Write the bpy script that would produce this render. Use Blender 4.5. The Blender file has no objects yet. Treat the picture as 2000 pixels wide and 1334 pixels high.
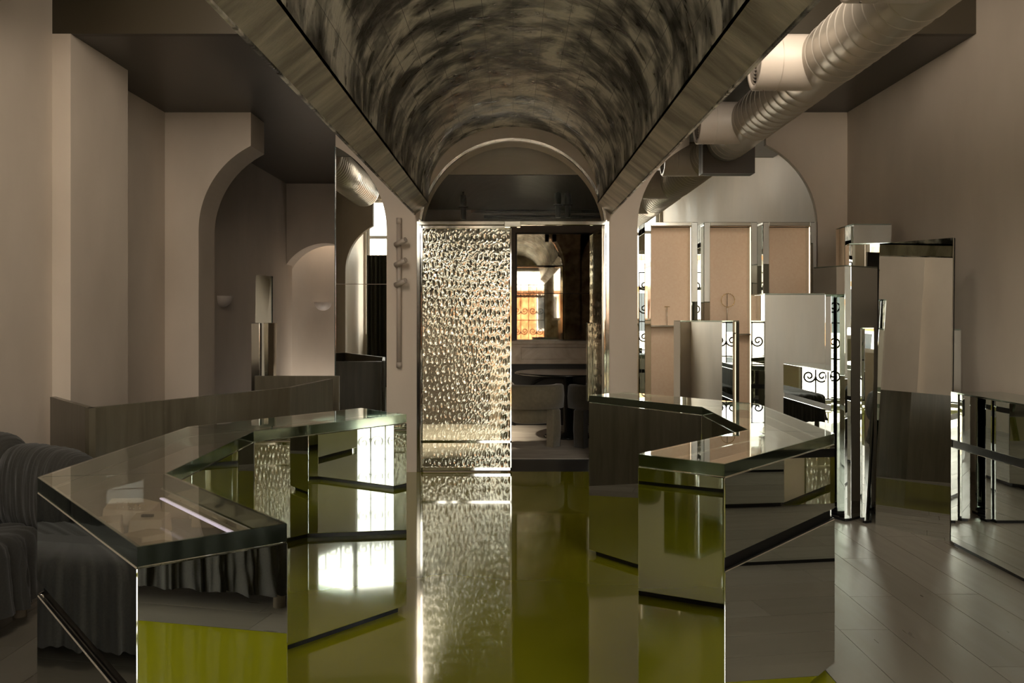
import bpy, bmesh, math, random
import numpy as np
from mathutils import Vector, Matrix
random.seed(7)
rng = np.random.RandomState(7)
PI = math.pi
scene = bpy.context.scene
C = scene.collection

# ------------------------------------------------------------------ camera
cam_d = bpy.data.cameras.new('camera')
cam_d.lens = 30.6
cam_d.sensor_width = 36.0
cam_d.shift_x = -0.001
cam_d.shift_y = -0.0245
cam_d.clip_start = 0.05
cam = bpy.data.objects.new('camera', cam_d)
cam.location = (0, 0, 1.35)
cam.rotation_euler = (PI / 2, 0, 0)
C.objects.link(cam)
scene.camera = cam

# ------------------------------------------------------------------ world, sun, exposure
w = bpy.data.worlds.new('world')
scene.world = w
w.use_nodes = True
bg = w.node_tree.nodes['Background']
bg.inputs[0].default_value = (1.0, 0.94, 0.85, 1)
bg.inputs[1].default_value = 3.4
vs = scene.view_settings
vs.view_transform = 'Standard'
vs.look = 'None'
vs.gamma = 1
vs.use_curve_mapping = False
vs.exposure = 1.62
cy = scene.cycles
cy.max_bounces = 14
cy.diffuse_bounces = 5
cy.glossy_bounces = 10
cy.transmission_bounces = 8
cy.transparent_max_bounces = 24
cy.sample_clamp_indirect = 6.0
cy.caustics_reflective = True
cy.caustics_refractive = False
cy.use_denoising = True
cy.use_adaptive_sampling = True
cy.adaptive_threshold = 0.02

sun_d = bpy.data.lights.new('sun', 'SUN')
sun_d.energy = 6.0
sun_d.angle = 0.03
sun_d.color = (1.0, 0.92, 0.8)
sun = bpy.data.objects.new('sun', sun_d)
sun.rotation_euler = (math.radians(-42), 0, math.radians(12))   # shines over the roof on the houses opposite
sun.location = (0, 0, 12)
C.objects.link(sun)

def portal(x0, x1, z0, z1, y):
    d = bpy.data.lights.new('window_daylight', 'AREA')
    d.shape = 'RECTANGLE'
    d.size = x1 - x0
    d.size_y = z1 - z0
    d.cycles.is_portal = True
    o = bpy.data.objects.new('window_daylight', d)
    o.location = ((x0 + x1) / 2, y, (z0 + z1) / 2)
    o.rotation_euler = (PI / 2, 0, 0)
    C.objects.link(o)
FY = -1.7            # facade, behind the camera
WINS = [(-2.84, -1.04, 1.0, 3.62), (-0.90, 0.90, 0.02, 2.62), (1.04, 2.84, 1.25, 3.62)]
for a in WINS:
    portal(*a, FY - 0.22)

# ------------------------------------------------------------------ materials
M = {}
def newmat(name):
    m = bpy.data.materials.new(name)
    m.use_nodes = True
    nt = m.node_tree
    p = nt.nodes['Principled BSDF']
    M[name] = m
    return m, nt, p
def simple(name, col, rough=0.6, metal=0.0, **kw):
    m, nt, p = newmat(name)
    p.inputs['Base Color'].default_value = (*col, 1)
    p.inputs['Roughness'].default_value = rough
    p.inputs['Metallic'].default_value = metal
    for k, v in kw.items():
        p.inputs[k.replace('_', ' ')].default_value = v
    return m
def noisy(name, c1, c2, scale=3.0, rough=0.6, metal=0.0, stretch=(1, 1, 1), bump=0.0, detail=6.0, rvar=0.0, dist=0.0, lo=0.3, hi=0.7, bscale=None, **kw):
    m, nt, p = newmat(name)
    N, L = nt.nodes, nt.links
    tc = N.new('ShaderNodeTexCoord')
    mp = N.new('ShaderNodeMapping')
    mp.inputs['Scale'].default_value = stretch
    L.new(tc.outputs['Object'], mp.inputs[0])
    nz = N.new('ShaderNodeTexNoise')
    nz.inputs['Scale'].default_value = scale
    nz.inputs['Detail'].default_value = detail
    nz.inputs['Distortion'].default_value = dist
    L.new(mp.outputs[0], nz.inputs['Vector'])
    cr = N.new('ShaderNodeValToRGB')
    cr.color_ramp.elements[0].color = (*c1, 1)
    cr.color_ramp.elements[1].color = (*c2, 1)
    cr.color_ramp.elements[0].position = lo
    cr.color_ramp.elements[1].position = hi
    L.new(nz.outputs[0], cr.inputs[0])
    L.new(cr.outputs[0], p.inputs['Base Color'])
    p.inputs['Roughness'].default_value = rough
    p.inputs['Metallic'].default_value = metal
    if rvar:
        mr = N.new('ShaderNodeMapRange')
        mr.inputs['To Min'].default_value = rough - rvar
        mr.inputs['To Max'].default_value = rough + rvar
        mr.inputs['From Min'].default_value = 0.3
        mr.inputs['From Max'].default_value = 0.7
        L.new(nz.outputs[0], mr.inputs['Value'])
        L.new(mr.outputs[0], p.inputs['Roughness'])
    if bump:
        n2 = nz
        if bscale:
            n2 = N.new('ShaderNodeTexNoise')
            n2.inputs['Scale'].default_value = bscale
            n2.inputs['Detail'].default_value = 5
            L.new(mp.outputs[0], n2.inputs['Vector'])
        b = N.new('ShaderNodeBump')
        b.inputs['Strength'].default_value = bump
        b.inputs['Distance'].default_value = 0.02
        L.new(n2.outputs[0], b.inputs['Height'])
        L.new(b.outputs[0], p.inputs['Normal'])
    for k, v in kw.items():
        p.inputs[k.replace('_', ' ')].default_value = v
    return m
def glass(name, tint, ior=1.5, boost=1.0, rough=0.0):
    """clear sheet glass: lets light through and mirrors at grazing angles"""
    m, nt, p = newmat(name)
    N, L = nt.nodes, nt.links
    N.remove(p)
    out = N['Material Output']
    tr = N.new('ShaderNodeBsdfTransparent')
    tr.inputs[0].default_value = (*tint, 1)
    gl = N.new('ShaderNodeBsdfGlossy')
    gl.inputs['Roughness'].default_value = rough
    gl.inputs[0].default_value = (0.97, 0.98, 0.97, 1)
    f0 = ((ior - 1) / (ior + 1)) ** 2
    lw = N.new('ShaderNodeLayerWeight')          # Schlick reflectance, the same from both sides of the sheet
    lw.inputs['Blend'].default_value = 0.5
    pw = N.new('ShaderNodeMath'); pw.operation = 'POWER'; pw.inputs[1].default_value = 5.0
    L.new(lw.outputs['Facing'], pw.inputs[0])
    mu = N.new('ShaderNodeMath'); mu.operation = 'MULTIPLY_ADD'; mu.use_clamp = True
    mu.inputs[1].default_value = (1 - f0) * boost
    mu.inputs[2].default_value = f0 * boost
    L.new(pw.outputs[0], mu.inputs[0])
    mx = N.new('ShaderNodeMixShader')
    L.new(mu.outputs[0], mx.inputs[0])
    L.new(tr.outputs[0], mx.inputs[1])
    L.new(gl.outputs[0], mx.inputs[2])
    L.new(mx.outputs[0], out.inputs[0])
    return m

noisy('plaster', (0.46, 0.392, 0.318), (0.59, 0.507, 0.418), scale=1.6, rough=0.62, bump=0.12, bscale=9, rvar=0.08, stretch=(1, 1, 0.5), detail=8)
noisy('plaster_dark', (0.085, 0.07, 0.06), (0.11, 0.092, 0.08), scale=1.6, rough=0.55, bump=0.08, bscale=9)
noisy('ceiling_paint', (0.030, 0.022, 0.014), (0.036, 0.027, 0.018), scale=1.0, rough=0.32)
m, nt, p = newmat('vault_patina')
N, L = nt.nodes, nt.links
tc = N.new('ShaderNodeTexCoord')
def _nz(stretch, scale, detail, dist):
    mp = N.new('ShaderNodeMapping'); mp.inputs['Scale'].default_value = stretch
    L.new(tc.outputs['Object'], mp.inputs[0])
    n_ = N.new('ShaderNodeTexNoise'); n_.inputs['Scale'].default_value = scale; n_.inputs['Detail'].default_value = detail; n_.inputs['Distortion'].default_value = dist
    L.new(mp.outputs[0], n_.inputs['Vector'])
    return n_
blotch = _nz((1.0, 0.9, 1.0), 2.9, 6, 0.9)
stroke = _nz((1.0, 1.6, 1.0), 6.0, 14, 0.8)
fine = _nz((2.5, 4.0, 2.5), 12.0, 8, 0.2)
mul = N.new('ShaderNodeMath'); mul.operation = 'MULTIPLY_ADD'; mul.inputs[1].default_value = 0.6
L.new(blotch.outputs[0], mul.inputs[0])
m2 = N.new('ShaderNodeMath'); m2.operation = 'MULTIPLY'; m2.inputs[1].default_value = 0.4
L.new(stroke.outputs[0], m2.inputs[0]); L.new(m2.outputs[0], mul.inputs[2])
cr = N.new('ShaderNodeValToRGB')
cr.color_ramp.elements[0].position = 0.43; cr.color_ramp.elements[0].color = (0.035, 0.033, 0.031, 1)
cr.color_ramp.elements[1].position = 0.585; cr.color_ramp.elements[1].color = (0.88, 0.84, 0.78, 1)
e = cr.color_ramp.elements.new(0.5); e.color = (0.30, 0.285, 0.262, 1)
L.new(mul.outputs[0], cr.inputs[0]); L.new(cr.outputs[0], p.inputs['Base Color'])
p.inputs['Metallic'].default_value = 0.2
mr = N.new('ShaderNodeMapRange'); mr.inputs['From Min'].default_value = 0.35; mr.inputs['From Max'].default_value = 0.65; mr.inputs['To Min'].default_value = 0.25; mr.inputs['To Max'].default_value = 0.5
L.new(stroke.outputs[0], mr.inputs['Value']); L.new(mr.outputs[0], p.inputs['Roughness'])
bp = N.new('ShaderNodeBump'); bp.inputs['Strength'].default_value = 0.3; bp.inputs['Distance'].default_value = 0.02
L.new(fine.outputs[0], bp.inputs['Height']); L.new(bp.outputs[0], p.inputs['Normal'])
noisy('soffit_patina', (0.20, 0.178, 0.147), (0.56, 0.51, 0.435), scale=2.0, rough=0.5, metal=0.3, stretch=(1, 4.0, 1), bump=0.3, detail=9, dist=0.5, lo=0.35, hi=0.7, bscale=26)
noisy('green_epoxy', (0.200, 0.196, 0.006), (0.235, 0.228, 0.010), scale=0.8, rough=0.07, Coat_Weight=0.5, Coat_Roughness=0.03)
for i, (a, b) in enumerate([((0.138, 0.121, 0.094), (0.168, 0.150, 0.118)), ((0.125, 0.110, 0.085), (0.155, 0.139, 0.109)), ((0.15, 0.134, 0.105), (0.178, 0.160, 0.128))]):
    noisy('plank_%d' % i, a, b, scale=3.0, rough=0.34, stretch=(6, 0.6, 1), rvar=0.07, bump=0.04)
simple('grout', (0.30, 0.28, 0.25), 0.7)
noisy('rug', (0.30, 0.28, 0.25), (0.42, 0.40, 0.36), scale=2.5, rough=0.8, stretch=(1, 3, 1), dist=1.0)
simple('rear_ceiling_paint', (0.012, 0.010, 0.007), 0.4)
simple('bulkhead_paint', (0.034, 0.026, 0.013), 0.45)
simple('threshold_paint', (0.035, 0.036, 0.036), 0.35)
simple('mirror', (0.86, 0.885, 0.86), 0.0, 1.0)
simple('mirror_edge', (0.42, 0.50, 0.45), 0.08, 1.0)
simple('glass_edge', (0.05, 0.065, 0.055), 0.25)
simple('dark_mirror', (0.66, 0.68, 0.63), 0.0, 1.0)
noisy('antique_mirror', (0.20, 0.16, 0.11), (0.55, 0.51, 0.43), scale=9, rough=0.02, metal=1.0, detail=12, dist=0.4)
noisy('steel_frame', (0.55, 0.52, 0.46), (0.66, 0.63, 0.56), scale=4, rough=0.12, metal=1.0, stretch=(1, 1, 0.3))
simple('chrome', (0.78, 0.76, 0.70), 0.05, 1.0)
simple('jamb_steel', (0.42, 0.40, 0.35), 0.10, 1.0)
simple('black_recess', (0.006, 0.006, 0.006), 0.3)
simple('black_metal', (0.012, 0.011, 0.010), 0.35, 0.6)
glass('clear_glass', (0.95, 0.96, 0.94), 1.35, 0.6)
glass('top_glass', (0.97, 0.98, 0.96), 1.45, 1.0)
glass('window_glass', (0.96, 0.97, 0.96), 1.45, 1.0)
noisy('wood_dark', (0.060, 0.050, 0.031), (0.095, 0.081, 0.054), scale=3.0, rough=0.28, stretch=(7, 7, 0.6), bump=0.06, dist=0.8, detail=8)
noisy('worktop', (0.07, 0.058, 0.04), (0.09, 0.075, 0.055), scale=4, rough=0.2)
simple('tray_fabric', (0.15, 0.13, 0.105), 0.8)
noisy('peach_fabric', (0.86, 0.64, 0.46), (0.90, 0.70, 0.52), scale=60, rough=0.85, detail=2)
noisy('slipcover', (0.021, 0.0195, 0.0155), (0.031, 0.0285, 0.0225), scale=120, rough=0.95, detail=2, Sheen_Weight=0.15)
noisy('curtain_cloth', (0.030, 0.030, 0.020), (0.045, 0.043, 0.030), scale=80, rough=0.95, detail=2)
simple('leg_wood', (0.22, 0.18, 0.13), 0.5)
simple('duct_paint', (0.46, 0.41, 0.34), 0.33, 0.35)
simple('duct_seam', (0.66, 0.60, 0.52), 0.3, 0.4)
simple('duct_branch', (0.55, 0.48, 0.41), 0.45)
simple('duct_dark', (0.05, 0.045, 0.04), 0.5)
simple('box_paint', (0.055, 0.043, 0.028), 0.4)
noisy('travertine', (0.50, 0.37, 0.24), (0.66, 0.52, 0.38), scale=7, rough=0.6, detail=9, bump=0.2)
simple('gold', (0.85, 0.60, 0.25), 0.15, 1.0)
simple('silver', (0.9, 0.9, 0.88), 0.1, 1.0)
simple('black_gem', (0.01, 0.01, 0.012), 0.05)
simple('fixture_paint', (0.40, 0.34, 0.285), 0.45)
simple('sconce_plaster', (0.52, 0.46, 0.41), 0.6)
noisy('marble', (0.22, 0.18, 0.14), (0.40, 0.34, 0.28), scale=3, rough=0.35, detail=9, dist=1.5)
simple('firebox_black', (0.008, 0.008, 0.008), 0.6)
simple('table_black', (0.015, 0.015, 0.014), 0.12)
noisy('velvet', (0.16, 0.135, 0.085), (0.20, 0.17, 0.11), scale=30, rough=0.8, Sheen_Weight=0.4)
noisy('velvet_dark', (0.035, 0.030, 0.020), (0.05, 0.042, 0.028), scale=30, rough=0.8, Sheen_Weight=0.3)
simple('copper_leg', (0.55, 0.25, 0.10), 0.3, 1.0)
simple('iron', (0.02, 0.02, 0.02), 0.5)
simple('white_paint', (0.75, 0.73, 0.69), 0.5)
noisy('terracotta_wall', (0.42, 0.17, 0.07), (0.55, 0.26, 0.12), scale=3, rough=0.8)
noisy('stone_wall', (0.62, 0.55, 0.45), (0.75, 0.68, 0.57), scale=2, rough=0.8)
simple('pavement', (0.52, 0.48, 0.43), 0.8)
simple('led', (0.8, 0.7, 0.55), 0.5, Emission_Color=(1.0, 0.78, 0.55, 1), Emission_Strength=0.6)
simple('case_led', (0.7, 0.65, 0.7), 0.5, Emission_Color=(0.85, 0.72, 0.88, 1), Emission_Strength=0.4)
simple('pane_dark', (0.03, 0.035, 0.04), 0.05)

# hammered door glass: half mirror, half see-through
m, nt, p = newmat('hammered_glass')
N, L = nt.nodes, nt.links
N.remove(p)
gl = N.new('ShaderNodeBsdfGlossy'); gl.inputs[0].default_value = (0.62, 0.62, 0.52, 1); gl.inputs['Roughness'].default_value = 0.03
tr = N.new('ShaderNodeBsdfTransparent'); tr.inputs[0].default_value = (0.75, 0.78, 0.68, 1)
mx = N.new('ShaderNodeMixShader'); mx.inputs[0].default_value = 0.40
L.new(tr.outputs[0], mx.inputs[1]); L.new(gl.outputs[0], mx.inputs[2]); L.new(mx.outputs[0], N['Material Output'].inputs[0])

# ------------------------------------------------------------------ helpers
class G:
    """collects geometry in world coordinates"""
    def __init__(s): s.v = []; s.f = []; s.sm = []
    def add(s, vs, fs, smooth=False):
        o = len(s.v)
        s.v += [tuple(p) for p in vs]
        s.f += [tuple(i + o for i in f) for f in fs]
        s.sm += [smooth] * len(fs)
        return s
    def box(s, x0, x1, y0, y1, z0, z1):
        return s.prism([(x0, y0), (x1, y0), (x1, y1), (x0, y1)], z0, z1)
    def prism(s, poly, z0, z1):
        a = sum(poly[i][0] * poly[(i + 1) % len(poly)][1] - poly[(i + 1) % len(poly)][0] * poly[i][1] for i in range(len(poly)))
        if a < 0: poly = poly[::-1]
        n = len(poly)
        vs = [(x, y, z0) for x, y in poly] + [(x, y, z1) for x, y in poly]
        fs = [tuple(range(n))[::-1], tuple(range(n, 2 * n))] + [(i, (i + 1) % n, n + (i + 1) % n, n + i) for i in range(n)]
        return s.add(vs, fs)
    def xzprism(s, poly, y0, y1):
        a = sum(poly[i][0] * poly[(i + 1) % len(poly)][1] - poly[(i + 1) % len(poly)][0] * poly[i][1] for i in range(len(poly)))
        if a < 0: poly = poly[::-1]
        n = len(poly)
        vs = [(x, y0, z) for x, z in poly] + [(x, y1, z) for x, z in poly]
        fs = [tuple(range(n)), tuple(range(n, 2 * n))[::-1]] + [(i, n + i, n + (i + 1) % n, (i + 1) % n) for i in range(n)]
        return s.add(vs, fs)
    def hexa(s, b, t):
        """eight corners: bottom ring b, top ring t (counter-clockwise from above)"""
        n = len(b)
        return s.add(list(b) + list(t), [tuple(range(n))[::-1], tuple(range(n, 2 * n))] + [(i, (i + 1) % n, n + (i + 1) % n, n + i) for i in range(n)])
    def rings(s, rs, closed=True, caps=True, smooth=True):
        n = len(rs[0]); vs = [p for r in rs for p in r]; fs = []
        for k in range(len(rs) - 1):
            for i in range(n if closed else n - 1):
                j = (i + 1) % n
                fs.append((k * n + i, k * n + j, (k + 1) * n + j, (k + 1) * n + i))
        s.add(vs, fs, smooth)
        if caps:
            o = len(s.v) - len(vs)
            s.f += [tuple(o + i for i in range(n))[::-1], tuple(o + (len(rs) - 1) * n + i for i in range(n))]
            s.sm += [False, False]
        return s
    def tube(s, pts, r, n=10, caps=True):
        rs = []
        pts = [Vector(p) for p in pts]
        for k, p in enumerate(pts):
            t = (pts[min(k + 1, len(pts) - 1)] - pts[max(k - 1, 0)]).normalized()
            up = Vector((0, 0, 1)) if abs(t.z) < 0.9 else Vector((0, 1, 0))
            a = t.cross(up).normalized(); b = t.cross(a).normalized()
            rr = r[k] if isinstance(r, (list, tuple)) else r
            rs.append([p + (a * math.cos(2 * PI * i / n) + b * math.sin(2 * PI * i / n)) * rr for i in range(n)])
        return s.rings(rs, True, caps)
    def lathe(s, cx, cy, prof, n=32, caps=True):
        return s.rings([[(cx + r * math.cos(2 * PI * i / n), cy + r * math.sin(2 * PI * i / n), z) for i in range(n)] for r, z in prof], True, caps)

def link(name, g, mat, parent=None, loc=None, bevel=0.0, seg=1):
    me = bpy.data.meshes.new(name)
    off = Vector(loc) if loc is not None else Vector((0, 0, 0))
    if parent is not None:
        q = parent
        while q is not None:
            off = off + Vector(q.location); q = q.parent
    me.from_pydata([tuple(Vector(v) - off) for v in g.v], [], g.f)
    me.polygons.foreach_set('use_smooth', g.sm)
    me.materials.append(M[mat])
    bm = bmesh.new(); bm.from_mesh(me)
    bmesh.ops.recalc_face_normals(bm, faces=bm.faces)
    if bevel:
        es = [e for e in bm.edges if len(e.link_faces) == 2 and e.calc_face_angle(0) > 0.5]
        bmesh.ops.bevel(bm, geom=es, offset=bevel, segments=seg, affect='EDGES', profile=0.5)
    bm.to_mesh(me); bm.free()
    o = bpy.data.objects.new(name, me)
    C.objects.link(o)
    if parent is not None: o.parent = parent
    if loc is not None: o.location = loc
    return o
def thing(name, label, cat, loc, group=None):
    o = bpy.data.objects.new(name, None)
    o.empty_display_size = 0.1
    o.location = loc
    C.objects.link(o)
    return tag(o, label, cat, group)
def tag(o, label, cat, group=None):
    o['label'] = label; o['category'] = cat
    if group: o['group'] = group
    return o
def struct(name, g, mat, parent=None, **kw):
    o = link(name, g, mat, parent, **kw)
    if parent is None: o['kind'] = 'structure'
    return o
def one(name, g, mat, label, cat, loc, group=None, **kw):
    return tag(link(name, g, mat, None, loc, **kw), label, cat, group)
def arc(cx, r, spring, a0, a1, n, ry=None):
    ry = ry or r
    return [(cx + r * math.cos(a0 + (a1 - a0) * i / n), spring + ry * math.sin(a0 + (a1 - a0) * i / n)) for i in range(n + 1)]

# ------------------------------------------------------------------ the shell
WY, WT = 7.55, 7.955           # back wall, front and rear face
CZ, CZ2 = 3.12, 3.75           # ceiling, raised ceiling nearer the street
XL, XLN, XR = -3.02, -2.885, 2.90
BK = 5.45                      # bulkhead
floor = struct('floor', G().box(-3.3, 3.3, FY - 0.3, 12.0, -0.12, -0.012), 'grout')
link('epoxy_floor', G().box(-1.19, 1.19, FY, WY + 0.02, -0.012, 0.0), 'green_epoxy', floor)
link('threshold', G().box(-0.83, 0.83, WY + 0.02, 8.23, -0.012, 0.0), 'threshold_paint', floor)
link('rug', G().box(-1.6, 1.9, 8.23, 10.9, -0.012, 0.006), 'rug', floor)
def planks(x0, x1, y0, y1, wd=0.2145, ln=1.5):
    nrow = int(round((x1 - x0) / wd)); wd = (x1 - x0) / nrow
    for r in range(nrow):
        y = y0 - random.uniform(0, ln)
        while y < y1:
            a, b = max(y, y0), min(y + ln, y1)
            if b - a > 0.05:
                link('plank', G().box(x0 + r * wd + 0.0011, x0 + (r + 1) * wd - 0.0011, a + 0.001, b - 0.001, -0.012, 0.0), 'plank_%d' % random.randrange(3), floor)
            y += ln
planks(1.192, 2.91, FY, WY)
planks(-3.03, -1.192, FY, 7.99)
planks(-3.03, -1.45, 7.992, 11.6)

ceil = struct('ceiling', G().box(-3.2, 3.1, BK + 0.05, 11.9, CZ, CZ + 0.15), 'ceiling_paint')
link('raised_ceiling', G().box(-3.2, 3.1, FY - 0.3, BK + 0.1, CZ2, CZ2 + 0.15), 'ceiling_paint', ceil)
link('bulkhead', G().box(-3.2, 3.1, BK, BK + 0.049, CZ + 0.0, CZ2 + 0.02), 'bulkhead_paint', ceil)

# left wall: near run, pilaster, recessed run
wl = struct('wall_left', G().box(-3.2, XLN, FY - 0.3, BK, 0, CZ2 + 0.1), 'plaster')
link('pilaster', G().box(-3.2, -2.77, BK, 6.26, 0, CZ), 'plaster', wl)
link('recessed_wall', G().box(-3.2, XL, 6.26, 11.9, 0, CZ), 'plaster', wl)
wr = struct('wall_right', G().box(XR, XR + 0.2, FY - 0.3, 8.0, 0, CZ2 + 0.1), 'plaster')

# back wall with its three arches
LC, LR, LS = -1.912, 0.815, 2.10
RC, RR, RS = 1.862, 0.782, 2.13
DR, DS = 0.822, 2.075
LCUT0, LCUT1 = -2.275, -1.54
RCUT0, RCUT1 = 1.53, 2.195
g = G()
g.box(XL, LC - LR, WY, WT, 0, CZ)
def above(g, pts, top, y0, y1):
    for (xa, za), (xb, zb) in zip(pts[:-1], pts[1:]):
        if xa > xb: xa, za, xb, zb = xb, zb, xa, za
        g.xzprism([(xa, za), (xb, zb), (xb, top), (xa, top)], y0, y1)
aL = math.acos((LCUT0 - LC) / LR)
g_left = arc(LC, LR, LS, PI, aL, 18)
above(g, g_left, CZ, WY, WT)
wb = struct('wall_back', g, 'plaster')
g = G()
aM = math.acos((LCUT1 - LC) / LR)
above(g, arc(LC, LR, LS, aM, 0, 22), CZ, WY, WT)
g.box(LCUT1, LC + LR, WY + 0.02, WT, 0, LS + 0.01)
for (xa, za), (xb, zb) in zip(arc(LC, LR, LS, aM, 0, 22)[:-1], arc(LC, LR, LS, aM, 0, 22)[1:]):
    g.xzprism([(xa, LS - 0.01), (xb, LS - 0.01), (xb, zb + 0.001), (xa, za + 0.001)], WY + 0.02, WT)
g.box(LC + LR, -DR, WY, WT, 0, CZ)
above(g, arc(0, DR, DS, PI, 0, 44), CZ, WY, WT)
g.box(DR, RC - RR, WY, WT, 0, CZ)
link('pier', g, 'plaster', wb)
g = G()
a0 = math.acos((RCUT0 - RC) / RR); a1 = math.acos((RCUT1 - RC) / RR)
above(g, arc(RC, RR, RS, PI, a0, 18), CZ, WY, WT)
above(g, arc(RC, RR, RS, a1, 0, 18), CZ, WY, WT)
g.box(RC + RR, XR, WY, WT, 0, CZ)
g.box(RC - RR - 0.02, RC + RR + 0.02, WY + 0.045, WT, 0, CZ)
link('mirror_bay', g, 'plaster', wb)

def mirror_sheet(name, outline, y, label):
    o = link(name, G().xzprism(outline, y, y + 0.008), 'mirror', None, (outline[0][0], y, 0))
    return tag(o, label, 'mirror')
# right arched mirror
ol = [(RC - RR, 0)] + arc(RC, RR, RS, PI, a0, 24) + [(RCUT0, CZ - 0.002), (RCUT1, CZ - 0.002)] + arc(RC, RR, RS, a1, 0, 24) + [(RC + RR, 0)]
mirror_sheet('arched_mirror', ol, WY + 0.03, 'tall arched wall mirror behind the three peach display cases')
# left half arch mirror, in two sheets
sp = 1.35 + 63 * WY / 1700
mL = thing('half_arch_mirror', 'narrow half-arch wall mirror to the left of the door pier', 'mirror', (LCUT1, WY, 0))
link('lower_sheet', G().xzprism([(LCUT1, 0), (LC + LR, 0), (LC + LR, sp - 0.0025), (LCUT1, sp - 0.0025)], WY + 0.006, WY + 0.014), 'mirror', mL)
link('upper_sheet', G().xzprism([(LC + LR, sp + 0.0025)] + arc(LC, LR, LS, 0, aM, 24) + [(LCUT1, sp + 0.0025)], WY + 0.006, WY + 0.014), 'mirror', mL)
link('mirror_edge', G().box(LCUT1 - 0.008, LCUT1, WY + 0.0, WY + 0.03, 0, LS + LR * math.sin(aM)), 'glass_edge', mL)

# left rear room
g = G()
NC, NR, NS = -2.50, 0.62, 1.35 + 143 * 11.6 / 1700 - 0.62
g.box(-3.2, NC - NR, 11.6, 12.0, 0, CZ)
above(g, arc(NC, NR, NS, PI, 0, 36), CZ, 11.6, 12.0)
g.box(NC + NR, -1.3, 11.6, 12.0, 0, CZ)
wrl = struct('wall_rear_left', g, 'plaster')
# curved niche
rs = []
for i in range(19):
    a = PI * i / 18
    rs.append([(NC - NR * math.cos(a), 11.9 + 0.42 * math.sin(a), z) for z in (0, 0.6, 1.2, 1.8, 2.4, 3.0)])
g = G(); g.rings(rs, closed=False, caps=False)
link('niche', g, 'plaster', wrl)
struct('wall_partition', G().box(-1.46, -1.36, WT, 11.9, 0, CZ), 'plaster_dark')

# back room behind the door
RB = 10.85
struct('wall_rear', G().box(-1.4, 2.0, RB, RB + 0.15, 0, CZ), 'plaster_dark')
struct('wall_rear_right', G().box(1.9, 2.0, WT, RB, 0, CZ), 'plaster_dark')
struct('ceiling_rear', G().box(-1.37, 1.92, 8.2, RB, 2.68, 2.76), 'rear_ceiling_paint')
struct('trim_1', G().box(-1.37, 1.92, 8.18, 8.22, 2.685, CZ), 'plaster')

# facade behind the camera, with windows, and the arcade wall beside the camera
g = G()
xs = [-3.2] + [v for a in WINS for v in a[:2]] + [XR + 0.2]
for i in range(0, len(xs), 2):
    g.box(xs[i], xs[i + 1], FY - 0.25, FY, 0, CZ2)
for (x0, x1, z0, z1) in WINS:
    if z0 > 0.05: g.box(x0, x1, FY - 0.25, FY, 0, z0)
    g.box(x0, x1, FY - 0.25, FY, z1, CZ2)
struct('wall_facade', g, 'plaster')
for k, (x0, x1, z0, z1) in enumerate(WINS):
    wo = bpy.data.objects.new('window_%d' % (k + 1), None); wo.location = ((x0 + x1) / 2, FY - 0.12, z0); C.objects.link(wo); wo['kind'] = 'structure'
    g = G()
    for xx in (x0 + 0.03, (x0 + x1) / 2, x1 - 0.03): g.box(xx - 0.03, xx + 0.03, FY - 0.16, FY - 0.08, z0, z1)
    link('window_frame', g, 'white_paint', wo)
    for zz in (z0 + 0.03, z0 + 0.72 * (z1 - z0), z1 - 0.03):
        link('glazing_bar', G().box(x0 + 0.06, (x0 + x1) / 2 - 0.03, FY - 0.15, FY - 0.09, zz - 0.03, zz + 0.03), 'white_paint', wo)
        link('glazing_bar', G().box((x0 + x1) / 2 + 0.03, x1 - 0.06, FY - 0.15, FY - 0.09, zz - 0.03, zz + 0.03), 'white_paint', wo)
    for xa, xb in ((x0 + 0.06, (x0 + x1) / 2 - 0.03), ((x0 + x1) / 2 + 0.03, x1 - 0.06)):
        link('pane', G().box(xa, xb, FY - 0.123, FY - 0.117, z0 + 0.06, z1 - 0.06), 'window_glass', wo)
def spiral(cx, cz, r0, turns, sgn, start):
    return [(cx + sgn * r0 * (1 - 0.85 * t) * math.cos(start + 2 * PI * turns * t), FY - 0.05, cz + r0 * (1 - 0.85 * t) * math.sin(start + 2 * PI * turns * t)) for t in [i / 30 for i in range(31)]]
grl = thing('iron_grille', 'black wrought-iron scroll grille across the shop entrance window', 'grille', (0, FY - 0.05, 0.02))
for cx in (-0.63, -0.21, 0.21, 0.63):
    for cz in (0.45, 0.95, 1.5, 1.95):
        for s in (-1, 1):
            link('scroll', G().tube(spiral(cx + s * 0.10, cz, 0.10, 1.5, s, PI), 0.014, 6), 'iron', grl)
for zz in (0.1, 0.7, 1.25, 2.2):
    link('rail', G().box(-0.84, 0.84, FY - 0.06, FY - 0.04, zz - 0.01, zz + 0.01), 'iron', grl)
for i in range(9):
    link('bar', G().box(-0.84 + i * 0.21 - 0.009, -0.84 + i * 0.21 + 0.009, FY - 0.056, FY - 0.044, 0.1, 2.2), 'iron', grl)
# arcade wall
g = G()
AY0, AY1 = 0.82, 0.95
for s in (-1,):
    cx = s * 1.912
    x_in = cx - s * LR; x_out = cx + s * LR
    edge = XR if s > 0 else XLN
    g.box(min(x_out, edge), max(x_out, edge), AY0, AY1, 0, CZ2)
    g.box(min(x_in, s * 1.0), max(x_in, s * 1.0), AY0, AY1, 0, CZ2)
    above(g, arc(cx, LR, LS, PI, math.radians(117), 16), CZ2, AY0, AY1)
    above(g, arc(cx, LR, LS, math.radians(63), 0, 16), CZ2, AY0, AY1)
struct('wall_arcade', g, 'plaster')

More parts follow.
